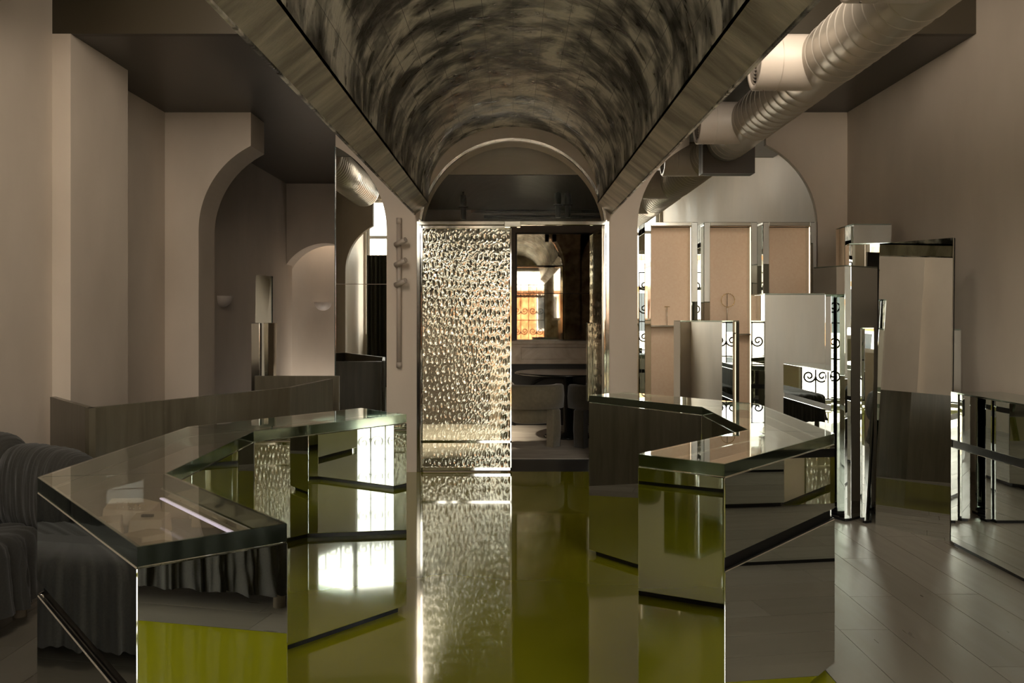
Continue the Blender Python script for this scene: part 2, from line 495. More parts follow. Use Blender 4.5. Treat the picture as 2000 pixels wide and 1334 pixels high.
# ------------------------------------------------------------------ vault
VI, VO, VZI, VZO, VSP, VTOP = 0.733, 0.857, 2.327, 2.23, 2.37, 2.995
vault = struct('ceiling_vault', G().box(-VO, -VO + 0.012, FY, WY, VZO, CZ), 'vault_patina')
vp = [(-VI, VZI), (-VI, VSP)] + [(-VI * math.copysign(abs(math.cos(a)) ** 0.92, math.cos(a)), VSP + (VTOP - VSP) * math.sin(a) ** 0.92) for a in [PI * i / 48 for i in range(1, 48)]] + [(VI, VSP), (VI, VZI)]
link('vault_side', G().box(VO - 0.012, VO, FY, WY, VZO, CZ), 'vault_patina', vault)
link('vault_side', G().box(-VO, -VO + 0.012, FY, BK, CZ, CZ2), 'vault_patina', vault)
link('vault_side', G().box(VO - 0.012, VO, FY, BK, CZ, CZ2), 'vault_patina', vault)
# lengthwise boards of the vault lining
bounds = [0, 3] + list(range(6, 45, 3)) + [47, 50]
cl = [0]
segs = [(0, 4)] + [(i, i + 3) for i in range(4, 46, 3)] + [(46, 50)]
segs = [(a, min(b, 50)) for a, b in segs if a < 50]
for k, (a, b) in enumerate(segs):
    y = FY + (k * 0.77) % 1.9 - 1.9
    while y < WY:
        y0, y1 = max(y, FY), min(y + 1.9, WY)
        if y1 - y0 > 0.05:
            inner = [Vector((x, 0, z)) for x, z in vp[a:b + 1]]
            out = [Vector((p.x * 1.012, 0, p.z + (0.012 if abs(p.x) < 0.7 else 0.0))) for p in inner]
            e0 = (inner[1] - inner[0]).normalized() * 0.0012; e1 = (inner[-1] - inner[-2]).normalized() * 0.0012
            inner[0] = inner[0] + e0; inner[-1] = inner[-1] - e1
            gg = G()
            gg.rings([[(p.x, y0 + 0.001, p.z) for p in inner], [(p.x, y1 - 0.001, p.z) for p in inner]], closed=False, caps=False, smooth=True)
            link('vault_panel', gg, 'vault_patina', vault)
        y += 1.9
gg = G()
gg.rings([[(x * 1.01, yy, z + 0.01) for x, z in vp] for yy in (FY, WY)], closed=False, caps=False)
link('vault_backing', gg, 'black_recess', vault)
for s in (-1, 1):
    gg = G()
    gg.add([(s * VO, FY, VZO), (s * VI, FY, VZI), (s * VI, WY, VZI), (s * VO, WY, VZO), (s * VO, FY, VZO + 0.06), (s * VO, WY, VZO + 0.06), (s * VI, FY, VZI + 0.02), (s * VI, WY, VZI + 0.02)], [(0, 1, 2, 3), (0, 3, 5, 4), (4, 5, 7, 6), (1, 6, 7, 2), (0, 4, 6, 1), (3, 2, 7, 5)])
    link('vault_soffit', gg, 'soffit_patina', vault)

# ------------------------------------------------------------------ outside
struct('pavement', G().box(-30, 30, -40, FY - 0.31, -0.2, -0.1), 'pavement')
def house(name, label, x0, x1, h, wall, roof, nwin):
    t = thing(name, label, 'building', ((x0 + x1) / 2, -24, -0.1))
    link('wall', G().box(x0, x1, -27, -24, -0.1, h), wall, t)
    link('roof', G().box(x0 - 0.05, x1 + 0.05, -27.2, -23.8, h, h + 0.2), roof, t)
    for i in range(nwin):
        hx = x0 + (x1 - x0) * (i + 0.5) / nwin
        f_ = link('window', G().box(hx - 0.6, hx + 0.6, -24.0, -23.94, 0.6, 2.5), 'white_paint', t)
        link('pane', G().box(hx - 0.5, hx + 0.5, -23.945, -23.93, 0.7, 2.4), 'pane_dark', f_)
house('brick_house', 'terracotta house across the street seen in the mirrors', -2.4, 6.0, 2.7, 'terracotta_wall', 'stone_wall', 3)
house('stone_house', 'pale stone house left of the terracotta one across the street', -12.0, -2.6, 3.9, 'stone_wall', 'terracotta_wall', 4)
house('stone_house', 'pale stone house right of the terracotta one across the street', 6.2, 14.0, 3.6, 'stone_wall', 'terracotta_wall', 3)

# ------------------------------------------------------------------ glazed double door
TR = 1.35 + 181 * WY / 1700       # transom
dr = bpy.data.objects.new('door_1', None); dr.location = (0, WY, 0); C.objects.link(dr); dr['kind'] = 'structure'
g = G()
g.box(-0.835, -0.805, WY - 0.012, WY + 0.05, 0, TR + 0.02)
g.box(0.805, 0.835, WY - 0.012, WY + 0.05, 0, TR + 0.02)
fr_ = link('door_frame', g, 'jamb_steel', dr, bevel=0.003)
link('transom', G().box(-0.835, 0.835, WY - 0.014, WY + 0.05, TR - 0.012, TR + 0.022), 'jamb_steel', dr, bevel=0.003)
link('latch_plate', G().box(-0.075, 0.065, WY - 0.02, WY + 0.05, TR - 0.03, TR + 0.02), 'chrome', dr, bevel=0.003)
rs = []
for i in range(45):
    a = PI * i / 44
    cx, cz = math.cos(a), math.sin(a)
    if DS + DR * cz < TR - 0.0: pass
    rs.append([(cx * (DR - d), WY + y, DS + cz * (DR - d)) for d, y in ((0.0, -0.006), (0.022, -0.006), (0.022, 0.03), (0.0, 0.03))])
g = G(); g.rings(rs, True, True, smooth=False)
link('arch_frame', g, 'chrome', dr)
pts = [p for p in arc(0, DR - 0.02, DS, 0.1, PI - 0.1, 40) if p[1] > TR]
link('fanlight_pane', G().xzprism([(0.80, TR)] + pts + [(-0.80, TR)], WY + 0.012, WY + 0.018), 'clear_glass', dr)

def hammered(w_, h_, seed):
    """relief of oval dimples on a w_ x h_ sheet, returns grid (u, v, d)"""
    r_ = np.random.RandomState(seed)
    cw, ch = 0.040, 0.082
    nx, nz = int(w_ / cw) + 2, int(h_ / ch) + 2
    px = (np.arange(nx)[None, :] - 0.5 + r_.uniform(-0.33, 0.33, (nz, nx)) + (np.arange(nz)[:, None] % 2) * 0.5) * cw
    pz = (np.arange(nz)[:, None] - 0.5 + r_.uniform(-0.33, 0.33, (nz, nx))) * ch
    px, pz = px.ravel(), pz.ravel()
    gu = np.linspace(0, w_, int(w_ / 0.0075) + 1); gv = np.linspace(0, h_, int(h_ / 0.0095) + 1)
    D = np.zeros((len(gv), len(gu)))
    for j, v in enumerate(gv):
        near = np.abs(pz - v) < ch * 2.6
        du = (gu[:, None] - px[near][None, :]) / cw
        dv = (v - pz[near][None, :]) / ch
        d2 = du ** 2 + dv ** 2
        d2.sort(axis=1)
        d1 = np.sqrt(d2[:, 0]); dd = np.sqrt(d2[:, 1])
        q = np.clip(dd - d1, 0, 0.8) / 0.8
        D[j] = 0.0029 * np.sin(q * 1.5 * PI) * (1 - 0.35 * q)
    return gu, gv, D
def hammered_pane(name, parent, x0, x1, z0, z1, seed, tf):
    gu, gv, D = hammered(x1 - x0, z1 - z0, seed)
    g = G()
    rows = [[tf(x0 + u, -D[j, i] * 1.0, z0 + v) for i, u in enumerate(gu)] for j, v in enumerate(gv)]
    g.rings(rows, closed=False, caps=False)
    back = [tf(x0, 0.007, z0), tf(x1, 0.007, z0), tf(x1, 0.007, z1), tf(x0, 0.007, z1)]
    return link(name, g, 'hammered_glass', parent)
def leaf(parent, tf, seed, x0, x1):
    z0, z1, zm = 0.012, TR - 0.016, 0.262
    def bx(g, a, b, c, d, y0=-0.018, y1=0.022):
        vs = [tf(x, y, z) for z in (c, d) for (x, y) in ((a, y0), (b, y0), (b, y1), (a, y1))]
        g.hexa(vs[:4], vs[4:])
        return g
    for a, b, c, d, nm in ((x0, x1, z0, z0 + 0.028, 'rail'), (x0, x1, zm - 0.012, zm + 0.012, 'rail'), (x0, x1, z1 - 0.026, z1, 'rail'), (x0, x0 + 0.014, z0, z1, 'stile'), (x1 - 0.014, x1, z0, z1, 'stile')):
        link(nm, bx(G(), a, b, c, d), 'chrome', parent, bevel=0.002)
    hammered_pane('hammered_pane', parent, x0 + 0.014, x1 - 0.014, zm + 0.012, z1 - 0.026, seed, tf)
    hammered_pane('hammered_pane', parent, x0 + 0.014, x1 - 0.014, z0 + 0.028, zm - 0.012, seed + 1, tf)
    return bx
la = link('closed_leaf', G().box(-0.803, -0.795, WY + 0.0, WY + 0.04, 0.012, TR - 0.016), 'chrome', dr)
leaf(la, lambda x, y, z: (x, WY + 0.02 + y, z), 11, -0.798, -0.012)
lb = link('open_leaf', G().box(0.795, 0.803, WY + 0.0, WY + 0.04, 0.012, TR - 0.016), 'chrome', dr)
ca, sa = math.cos(math.radians(4)), math.sin(math.radians(4))
tf2 = lambda x, y, z: (0.79 - sa * x + ca * y, WY + 0.03 + ca * x + sa * y, z)
bxf = leaf(lb, tf2, 21, 0.0, 0.68)
link('pull_plate', bxf(G(), 0.60, 0.68, 0.55, 1.29, -0.05, 0.0), 'steel_frame', lb, bevel=0.004)

# ------------------------------------------------------------------ mirrored counters
TOPZ, GT = 0.905, 0.042
def perp(a, b):
    d = Vector((b[0] - a[0], b[1] - a[1])).normalized()
    return Vector((d.y, -d.x))
def counter(name, label, outer, inner, closed_ends, split_edges, tray_name='tray'):
    """outer/inner: matching poly-lines, from the near end to the far end; splits: edges with a recessed grip"""
    poly = outer + inner[::-1]
    cx = sum(p[0] for p in poly) / len(poly); cyy = sum(p[1] for p in poly) / len(poly)
    t = thing(name, label, 'counter', (cx, cyy, 0))
    n = len(poly)
    area = sum(poly[i][0] * poly[(i + 1) % n][1] - poly[(i + 1) % n][0] * poly[i][1] for i in range(n))
    if area < 0: poly = poly[::-1]
    # inset core
    def inset(d):
        res = []
        for i in range(n):
            p0, p1, p2 = Vector(poly[i - 1]), Vector(poly[i]), Vector(poly[(i + 1) % n])
            n1 = -perp(p0, p1); n2 = -perp(p1, p2)
            b = (n1 + n2); b = b / max(b.dot(n1), 0.2)
            res.append(tuple(p1 + b * d))
        return res
    core = inset(0.016)
    link('plinth', G().prism(inset(0.03), 0.0, 0.03), 'black_recess', t)
    link('core', G().prism(core, 0.03, 0.768), 'black_recess', t)
    link('display_tray', G().prism(core, 0.768, 0.78), 'tray_fabric', t)
    for i in range(n):
        a, b = poly[i], poly[(i + 1) % n]
        ia, ib = core[i], core[(i + 1) % n]
        edge_is_split = any((abs(a[0] - e[0][0]) + abs(a[1] - e[0][1]) < 1e-6 and abs(b[0] - e[1][0]) + abs(b[1] - e[1][1]) < 1e-6) or (abs(b[0] - e[0][0]) + abs(b[1] - e[0][1]) < 1e-6 and abs(a[0] - e[1][0]) + abs(a[1] - e[1][1]) < 1e-6) for e in split_edges)
        spans = [(0.03, 0.578), (0.618, TOPZ - GT)] if edge_is_split else [(0.03, TOPZ - GT)]
        for (za, zb) in spans:
            pn = link('mirror_panel', G().prism([a, b, ib, ia], za, zb), 'mirror', t, bevel=0.0025)
        if edge_is_split:
            # dark grip channel set back between the two fronts
            ch = link('grip_channel', G().prism([ia, ib, tuple(Vector(ib) + (Vector(ib) - Vector(b)) * 0.8), tuple(Vector(ia) + (Vector(ia) - Vector(a)) * 0.8)], 0.572, 0.624), 'black_recess', t)
            lip = [tuple(Vector(a).lerp(Vector(ia), 0.15)), tuple(Vector(b).lerp(Vector(ib), 0.15)), tuple(Vector(b).lerp(Vector(ib), 0.45)), tuple(Vector(a).lerp(Vector(ia), 0.45))]
            link('chrome_lip', G().prism(lip, 0.5785, 0.5815), 'black_metal', ch)
    # glass lid, one sheet per straight run, joints mitred
    for k in range(len(outer) - 1):
        q = [outer[k], outer[k + 1], inner[k + 1], inner[k]]
        if k > 0:
            d = (Vector(outer[k + 1]) - Vector(outer[k])).normalized() * 0.0012
            q[0] = tuple(Vector(q[0]) + d); q[3] = tuple(Vector(q[3]) + d)
        link('glass_top', G().prism(q, TOPZ - GT + 0.0005, TOPZ), 'top_glass', t, bevel=0.0015)
    for i in range(n):   # dark polished edge band behind the lid's rim
        a, b = poly[i], poly[(i + 1) % n]
        i1, i2 = core[i], core[(i + 1) % n]
        qa = [tuple(Vector(a).lerp(Vector(i1), s_)) for s_ in (0.12, 0.55)]; qb = [tuple(Vector(b).lerp(Vector(i2), s_)) for s_ in (0.12, 0.55)]
        link('lid_rim', G().prism([qa[0], qb[0], qb[1], qa[1]], TOPZ - GT + 0.002, TOPZ - 0.002), 'mirror_edge', t)
    return t
LOUT = [(-0.7275, 1.683), (-1.319, 2.412), (-1.314, 3.519), (-0.739, 4.235)]
LIN = [(-0.485, 1.876), (-0.985, 2.474), (-1.004, 3.373), (-0.485, 3.977)]
left_counter = counter('mirror_counter', 'zigzag mirrored display counter beside the sofa with stone blocks under its glass', LOUT, LIN, True, [(LOUT[0], LOUT[1]), (LOUT[1], LOUT[2])])
ROUT = [(0.640, 2.630), (1.227, 3.318), (1.251, 4.450), (0.658, 5.132)]
RIN = [(0.405, 2.823), (0.924, 3.426), (0.929, 4.286), (0.429, 4.928)]
counter('mirror_counter', 'zigzag mirrored display counter on the right of the green floor, nearest the plank floor', ROUT, RIN, True, [(ROUT[0], ROUT[1]), (ROUT[1], ROUT[2])])

# ------------------------------------------------------------------ mirrored blocks on the right
def block(name, label, poly, h, base=0.02, split=None, cap='mirror_edge', group=None, cat='display block'):
    cx = sum(p[0] for p in poly) / len(poly); cyy = sum(p[1] for p in poly) / len(poly)
    t = thing(name, label, cat, (cx, cyy, 0), group)
    n = len(poly)
    area = sum(poly[i][0] * poly[(i + 1) % n][1] - poly[(i + 1) % n][0] * poly[i][1] for i in range(n))
    if area < 0: poly = poly[::-1]
    def inset(d):
        res = []
        for i in range(n):
            p0, p1, p2 = Vector(poly[i - 1]), Vector(poly[i]), Vector(poly[(i + 1) % n])
            n1 = -perp(p0, p1); n2 = -perp(p1, p2); b = n1 + n2; b = b / max(b.dot(n1), 0.2)
            res.append(tuple(p1 + b * d))
        return res
    core = inset(0.008)
    link('plinth', G().prism(inset(0.012), 0, base), 'black_recess', t)
    link('top', G().prism(inset(0.001), h - 0.006, h), cap, t)
    link('core', G().prism(core, base, h - 0.006), 'black_recess', t)
    for i in range(n):
        zs = [(base, h - 0.007)] if not split else [(base, split - 0.022), (split + 0.022, h - 0.007)]
        for za, zb in zs:
            link('mirror_panel', G().prism([poly[i], poly[(i + 1) % n], core[(i + 1) % n], core[i]], za, zb), 'mirror', t, bevel=0.002)
    return t
def rect(x0, x1, y0, y1): return [(x0, y0), (x1, y0), (x1, y1), (x0, y1)]
block('mirror_block', 'waist-high square mirrored block just behind the far arm of the right counter', rect(1.20, 1.625, 6.25, 6.5), 1.32)
block('mirror_block', 'broad mirrored block in front of the peach cases, facing the camera squarely', rect(1.64, 2.035, 5.67, 6.0), 1.50)
block('mirror_post', 'thin olive-looking mirrored post against the right side of the broad mirrored block', rect(2.042, 2.085, 5.70, 5.80), 1.49, cat='display post')
block('mirror_block', 'tall prow-shaped mirrored block between the broad block and the leaning mirror', [(2.06, 5.97), (2.178, 5.715), (2.225, 5.73), (2.49, 5.945), (2.34, 6.12)], 1.687)
block('mirror_post', 'short slim mirrored post standing before the prow-shaped block', [(2.287, 5.66), (2.36, 5.69), (2.345, 5.735), (2.275, 5.705)], 1.276, cat='display post')
block('mirror_block', 'tall mirrored slab just left of the top corner of the leaning mirror', [(2.37, 6.14), (2.68, 6.05), (2.71, 6.20), (2.40, 6.29)], 1.864)
block('mirror_block', 'tallest mirrored block, rearmost by the right wall', rect(2.50, 2.78, 6.39, 6.74), 2.03)
block('mirror_panel_stand', 'chest-high mirrored panel half hidden behind the right edge of the leaning mirror', rect(2.69, 2.832, 5.50, 5.53), 1.27, cat='mirror')
block('mirror_cabinet', 'low mirrored cabinet with a grip groove along the right wall', rect(2.59, 2.885, 3.0, 5.15), 0.905, split=0.60, cat='cabinet')

# leaning full-height mirror
ml = thing('leaning_mirror', 'tall frameless mirror leaning back beside the low mirrored cabinet', 'mirror', (2.48, 5.43, 0))
a, b = Vector((2.348, 5.639, 0.0)), Vector((2.617, 5.216, 0.0))
sh = Vector((0.06, 0.08, 1.829)); nn = Vector((0.84, 0.54, -0.05)).normalized() * 0.012
def quad_slab(p, q, sh, nn): return G().hexa([p, q, q + nn, p + nn], [p + sh, q + sh, q + nn + sh, p + nn + sh])
link('mirror_sheet', quad_slab(a, b, sh, nn), 'mirror', ml)
link('back_board', quad_slab(a + nn * 1.05, b + nn * 1.05, sh, nn), 'black_recess', ml)

# ------------------------------------------------------------------ peach display cases
ZC = 1.35 + 183 * 7.45 / 1700
for k, (x0, x1, lb_) in enumerate([(1.174, 1.516, 'peach-lined display case nearest the door, with a shelf'), (1.677, 2.024, 'middle peach-lined display case with the gold necklace'), (2.18, 2.528, 'peach-lined display case furthest from the door')]):
    t = thing('display_case', lb_, 'display case', ((x0 + x1) / 2, 7.50, 0), 'display cases in the arched mirror')
    y0, y1 = 7.40, 7.575
    fw = 0.055
    link('peach_back', G().box(x0, x1, y1 - 0.05, y1 - 0.02, 0.03, ZC - 0.035), 'peach_fabric', t)
    link('side_frame', G().box(x0 - fw, x0, y0, y1, 0.0, ZC), 'mirror', t, bevel=0.004)
    link('side_frame', G().box(x1, x1 + fw, y0, y1, 0.0, ZC), 'mirror', t, bevel=0.004)
    link('top_frame', G().box(x0, x1, y0, y1, ZC - 0.032, ZC), 'steel_frame', t, bevel=0.003)
    link('bottom_frame', G().box(x0, x1, y0, y1, 0.0, 0.03), 'steel_frame', t, bevel=0.003)
    link('led_strip', G().box(x1 - 0.004, x1 - 0.001, y0 + 0.02, y0 + 0.026, 0.04, ZC - 0.04), 'led', t)
    if k == 0:
        link('shelf', G().box(x0 + 0.001, x1 - 0.001, y0 + 0.01, y1 - 0.051, 1.262, 1.274), 'steel_frame', t)
    else:
        link('shelf', G().box(x0 + 0.001, x1 - 0.001, y0 + 0.01, y1 - 0.051, 1.19, 1.202), 'steel_frame', t)
st = thing('jewelry_stand', 'thin pin stand with a tiny gold bar in the case nearest the door', 'stand', (1.322, 7.47, 1.274))
link('pin', G().tube([(1.322, 7.47, 1.274), (1.322, 7.47, 1.432)], 0.0025, 8), 'steel_frame', st)
link('gold_bar', G().tube([(1.30, 7.47, 1.433), (1.345, 7.47, 1.433)], 0.003, 8), 'gold', st)
st = thing('necklace_stand', 'thin pin stand carrying the ring necklace in the middle case', 'stand', (1.838, 7.47, 1.202))
link('pin', G().tube([(1.838, 7.47, 1.202), (1.838, 7.47, 1.545)], 0.003, 8), 'steel_frame', st)
link('foot', G().lathe(1.838, 7.47, [(0.02, 1.202), (0.02, 1.206), (0.004, 1.208)], 16), 'steel_frame', st)
ring = G()
ring.tube([(1.842 + 0.057 * math.cos(2 * PI * i / 40), 7.462, 1.488 + 0.057 * math.sin(2 * PI * i / 40)) for i in range(41)], 0.0022, 6)
rg = one('ring_necklace', ring, 'gold', 'open gold ring necklace with beads on the pin stand in the middle case', 'necklace', (1.842, 7.462, 1.431))
for i in range(22):
    a_ = 2 * PI * i / 22 + random.uniform(-0.1, 0.1)
    bx_, bz_ = 1.842 + 0.058 * math.cos(a_), 1.488 + 0.058 * math.sin(a_)
    link('bead', G().tube([(bx_, 7.456, bz_ - 0.004), (bx_, 7.456, bz_), (bx_, 7.456, bz_ + 0.004)], [0.002, 0.0045, 0.002], 6), 'gold', rg)

# ------------------------------------------------------------------ spiral ducts
def duct(name, label, x, z, y0, y1, r, branches, side):
    t = thing(name, label, 'duct', (x, (y0 + y1) / 2, z))
    N_ = 48
    g = G()
    g.rings([[(x + r * math.cos(2 * PI * i / N_), y, z + r * math.sin(2 * PI * i / N_)) for i in range(N_)] for y in (y0, y1)])
    link('pipe', g, 'duct_paint', t)
    y = y0 + 0.05
    while y < y1 - 0.03:
        if all(abs(y + 0.03 - b) > 0.19 for b in branches):
            rs = []
            for q in range(49):
                a_ = 2 * PI * q / 48
                yy = y + 0.06 * math.sin(a_ * 0.5) * 0 + 0.045 * (q / 48)
                rs.append([(x + (r + d) * math.cos(a_), yy + e, z + (r + d) * math.sin(a_)) for d, e in ((-0.002, -0.006), (0.004, 0), (-0.002, 0.006))])
            gg = G(); gg.rings(rs, False, False)
            link('seam', gg, 'duct_seam', t)
        y += 0.115
    for b in branches:
        rb = 0.163; L_ = 0.405
        e = x + side * L_
        g = G()
        g.rings([[(xx, b + rr * math.cos(2 * PI * i / N_), z + rr * math.sin(2 * PI * i / N_)) for i in range(N_)] for xx, rr in ((x, rb), (e + 0.004 * -side, rb), (e, rb - 0.006), (e, rb - 0.028), (e - side * 0.02, rb - 0.034))], caps=False)
        br = link('branch', g, 'duct_branch', t)
        g = G()
        g.rings([[(e - side * 0.13, b + (rb + 0.002) * math.cos(2 * PI * i / N_), z + (rb + 0.002) * math.sin(2 * PI * i / N_)) for i in range(N_)], [(e - side * 0.126, b + (rb + 0.002) * math.cos(2 * PI * i / N_), z + (rb + 0.002) * math.sin(2 * PI * i / N_)) for i in range(N_)]], caps=False)
        link('bead_line', g, 'duct_seam', br)
        gr = G()
        for k in range(6):
            r1 = (rb - 0.036) * (1 - k / 6.5); r0 = r1 - 0.008
            gr.rings([[(e - side * xx, b + rr * math.cos(2 * PI * i / 32), z + rr * math.sin(2 * PI * i / 32)) for i in range(32)] for xx, rr in ((0.02, r1), (0.008, r1 - 0.004), (0.02, r0))], caps=False)
        link('grille', gr, 'duct_branch', br)
        gr = G()
        gr.rings([[(e - side * xx, b + (rb - 0.03) * math.cos(2 * PI * i / 32), z + (rb - 0.03) * math.sin(2 * PI * i / 32)) for i in range(32)] for xx in (0.03, 0.028)])
        link('grille_backing', gr, 'duct_dark', br)
        for q in (-1, 1):
            link('rivet', G().tube([(e - side * 0.05, b, z - rb - 0.006), (e - side * 0.05, b, z - rb + 0.004)], 0.006, 8), 'duct_seam', br)
    return t
duct('spiral_duct', 'grey spiral ventilation duct running overhead along the right wall', 1.84, 2.86, 0.98, 7.499, 0.175, (3.72, 5.18, 6.80, 2.0), -1)
duct('spiral_duct', 'spiral duct over the sofa side, seen only in the narrow wall mirror', -2.35, 3.32, 1.4, 4.45, 0.24, (), 1)
one('duct_box', G().box(1.635, 2.085, 7.50, 7.576, 2.585, 2.88), 'box_paint', 'brown box on the arched mirror where the overhead duct ends', 'box', (1.865, 7.49, 2.585))

# ------------------------------------------------------------------ reception desk
t = thing('reception_desk', 'angular dark wood reception desk behind the sofa', 'desk', (-1.9, 5.4, 0))
def wall_panel(p, q, th, z0, z1):
    n_ = perp(p, q) * th
    return G().prism([p, q, (q[0] - n_.x, q[1] - n_.y), (p[0] - n_.x, p[1] - n_.y)], z0, z1)
D0, D1, D2, D3 = (-2.59, 4.87), (-2.08, 4.27), (-1.41, 5.50), (-1.30, 6.27)
link('end_panel', wall_panel(D0, D1, 0.03, 0.0, 0.9), 'wood_dark', t)
link('front_panel', wall_panel(D1, D2, 0.03, 0.0, 0.9), 'wood_dark', t)
link('steel_panel', wall_panel(D2, D3, 0.03, 0.0, 0.9), 'wood_dark', t)
link('back_panel', wall_panel((-1.93, 6.50), (-1.30, 6.50), 0.03, 0.0, 0.905), 'wood_dark', t)
link('worktop', G().prism([(-2.54, 4.93), (-2.10, 4.36), (-1.46, 5.51), (-1.345, 6.26), (-1.6, 6.26), (-1.85, 5.6), (-2.15, 5.1)], 0.70, 0.73), 'worktop', t)

# slabs standing behind the desk
t = thing('slim_mirror', 'slim tall mirror leaning behind the reception desk', 'mirror', (-1.97, 6.9, 0))
link('mirror_sheet', G().hexa([(-2.03, 6.80, 0), (-1.89, 6.80, 0), (-1.89, 6.83, 0), (-2.03, 6.83, 0)], [(-2.11, 7.14, 1.69), (-1.985, 7.14, 1.68), (-1.985, 7.17, 1.68), (-2.11, 7.17, 1.69)]), 'dark_mirror', t)
link('bright_edge', G().hexa([(-1.889, 6.799, 0), (-1.884, 6.799, 0), (-1.884, 6.83, 0), (-1.889, 6.83, 0)], [(-1.984, 7.139, 1.68), (-1.979, 7.139, 1.68), (-1.979, 7.17, 1.68), (-1.984, 7.17, 1.68)]), 'mirror_edge', t)
one('textured_slab', G().box(-2.01, -1.945, 6.68, 6.74, 0, 1.30), 'steel_frame', 'short rough metal slab before the slim mirror behind the desk', 'slab', (-1.98, 6.71, 0), bevel=0.003)
one('bright_slab', G().hexa([(-1.90, 6.70, 0), (-1.84, 6.66, 0), (-1.83, 6.70, 0), (-1.89, 6.74, 0)], [(-1.925, 6.72, 1.30), (-1.83, 6.66, 1.30), (-1.82, 6.70, 1.30), (-1.915, 6.76, 1.30)]), 'chrome', 'bright polished slab beside the slim mirror behind the desk', 'slab', (-1.87, 6.70, 0))

# ------------------------------------------------------------------ sofas in gathered covers
def cover_grid(fn, nu, nv):
    g = G()
    g.rings([[fn(i / nu, j / nv) for i in range(nu + 1)] for j in range(nv + 1)], closed=False, caps=False)
    return g
def fold_noise(seed, nw=60):
    r_ = np.random.RandomState(seed)
    ks = r_.uniform(14, 60, 7); ph = r_.uniform(0, 6.28, 7); am = r_.uniform(0.4, 1, 7)
    return lambda u: sum(a * math.sin(k * u + p) for k, p, a in zip(ks, ph, am)) / 4.0
def sofa(name, label, loc, rect_, cushions, seed):
    """rect_: x0, x1, y0, y1 of the seat; cushions: (p, q) plan lines of the back cushions"""
    x0, x1, y0, y1 = rect_
    t = thing(name, label, 'sofa', loc)
    f = fold_noise(seed); fb = fold_noise(seed + 40)
    cx, cy_ = (x0 + x1) / 2, (y0 + y1) / 2
    R = 0.10
    def rr_point(u, off):
        a, b = (x1 - x0) / 2 + off, (y1 - y0) / 2 + off
        L1, L2 = 2 * (a - R), 2 * (b - R); arc_ = PI / 2 * R
        s = u * (2 * (L1 + L2) + 4 * arc_)
        for (L_, st, di, c_, a0) in ((L1, (-a + R, -b), (1, 0), (a - R, -b + R), -PI / 2), (L2, (a, -b + R), (0, 1), (a - R, b - R), 0), (L1, (a - R, b), (-1, 0), (-a + R, b - R), PI / 2), (L2, (-a, b - R), (0, -1), (-a + R, -b + R), PI)):
            if s <= L_: return (cx + st[0] + di[0] * s, cy_ + st[1] + di[1] * s)
            s -= L_
            if s <= arc_:
                an = a0 + s / R
                return (cx + c_[0] + R * math.cos(an), cy_ + c_[1] + R * math.sin(an))
            s -= arc_
        return (cx - a + R, cy_ - b)
    NU = 640
    prof = [(-0.30, 0.400, 0.15), (-0.22, 0.408, 0.4), (-0.14, 0.412, 0.6), (-0.08, 0.408, 0.75), (-0.045, 0.395, 0.8), (-0.025, 0.37, 0.85), (-0.018, 0.33, 0.9), (-0.015, 0.27, 1.0), (-0.012, 0.20, 1.15), (-0.008, 0.14, 1.3), (-0.003, 0.085, 1.45)]
    rs = []
    for off, z, am in prof:
        ring = []
        for i in range(NU):
            u = i / NU
            w_ = 2 * PI * u
            wig = math.sin(w_ * 34 + 2.2 * f(w_ * 0.35) + 0.25 * z * 8)
            fo = am * (0.011 * (wig * abs(wig) ** 0.3) + 0.008 * f(w_ * 1.6 + z) + 0.004 * math.sin(w_ * 97 + 3 * fb(w_ * 0.5)))
            x, y = rr_point(u, off + fo)
            ring.append((x, y, z + 0.010 * fb(w_ * 1.2 + 2) * (1.2 if z < 0.1 else 0.2 * am) + (0.006 * wig * am if off < -0.03 else 0)))
        rs.append(ring)
    g = G(); g.rings(rs, True, False)
    g.add(rs[0], [tuple(range(NU))], True)
    link('skirted_seat', g, 'slipcover', t)
    for k, (p, q, zc, hh, th) in enumerate(cushions):
        p, q = Vector(p), Vector(q)
        d = (q - p).normalized(); nrm = Vector((-d.y, d.x))
        f2 = fold_noise(seed + 10 + k)
        rs = []
        nx = 90
        for i in range(nx + 1):
            u = i / nx
            ed = max((1 - abs(2 * u - 1) ** 4), 0.0) ** 0.5
            ed = max(ed, 0.06)
            c0 = p.lerp(q, u)
            ring = []
            for j in range(32):
                a_ = 2 * PI * j / 32
                c_, s_ = math.cos(a_), math.sin(a_)
                rip = 1 + 0.05 * f2(u * 4 + 0.15 * s_) + 0.035 * math.sin(52 * u + 3 * f2(u * 3) + 0.5 * c_)
                ry = th * math.copysign(abs(c_) ** 0.75, c_) * rip * (0.5 + 0.5 * ed)
                rz = hh * math.copysign(abs(s_) ** 0.75, s_) * (1 + 0.3 * (rip - 1)) * (0.72 + 0.28 * ed)
                pt = c0 + nrm * ry
                ring.append((pt.x, pt.y, zc + rz - hh * 0.12 * (1 - ed)))
            rs.append(ring)
        g = G(); g.rings(rs, True, True)
        link('back_cushion', g, 'slipcover', t)
    for xx in (x0 + 0.12, x1 - 0.10):
        for yy in (y0 + 0.12, y1 - 0.10):
            link('leg', G().tube([(xx, yy, 0.0), (xx, yy, 0.2)], 0.028, 14), 'leg_wood', t)
    return t
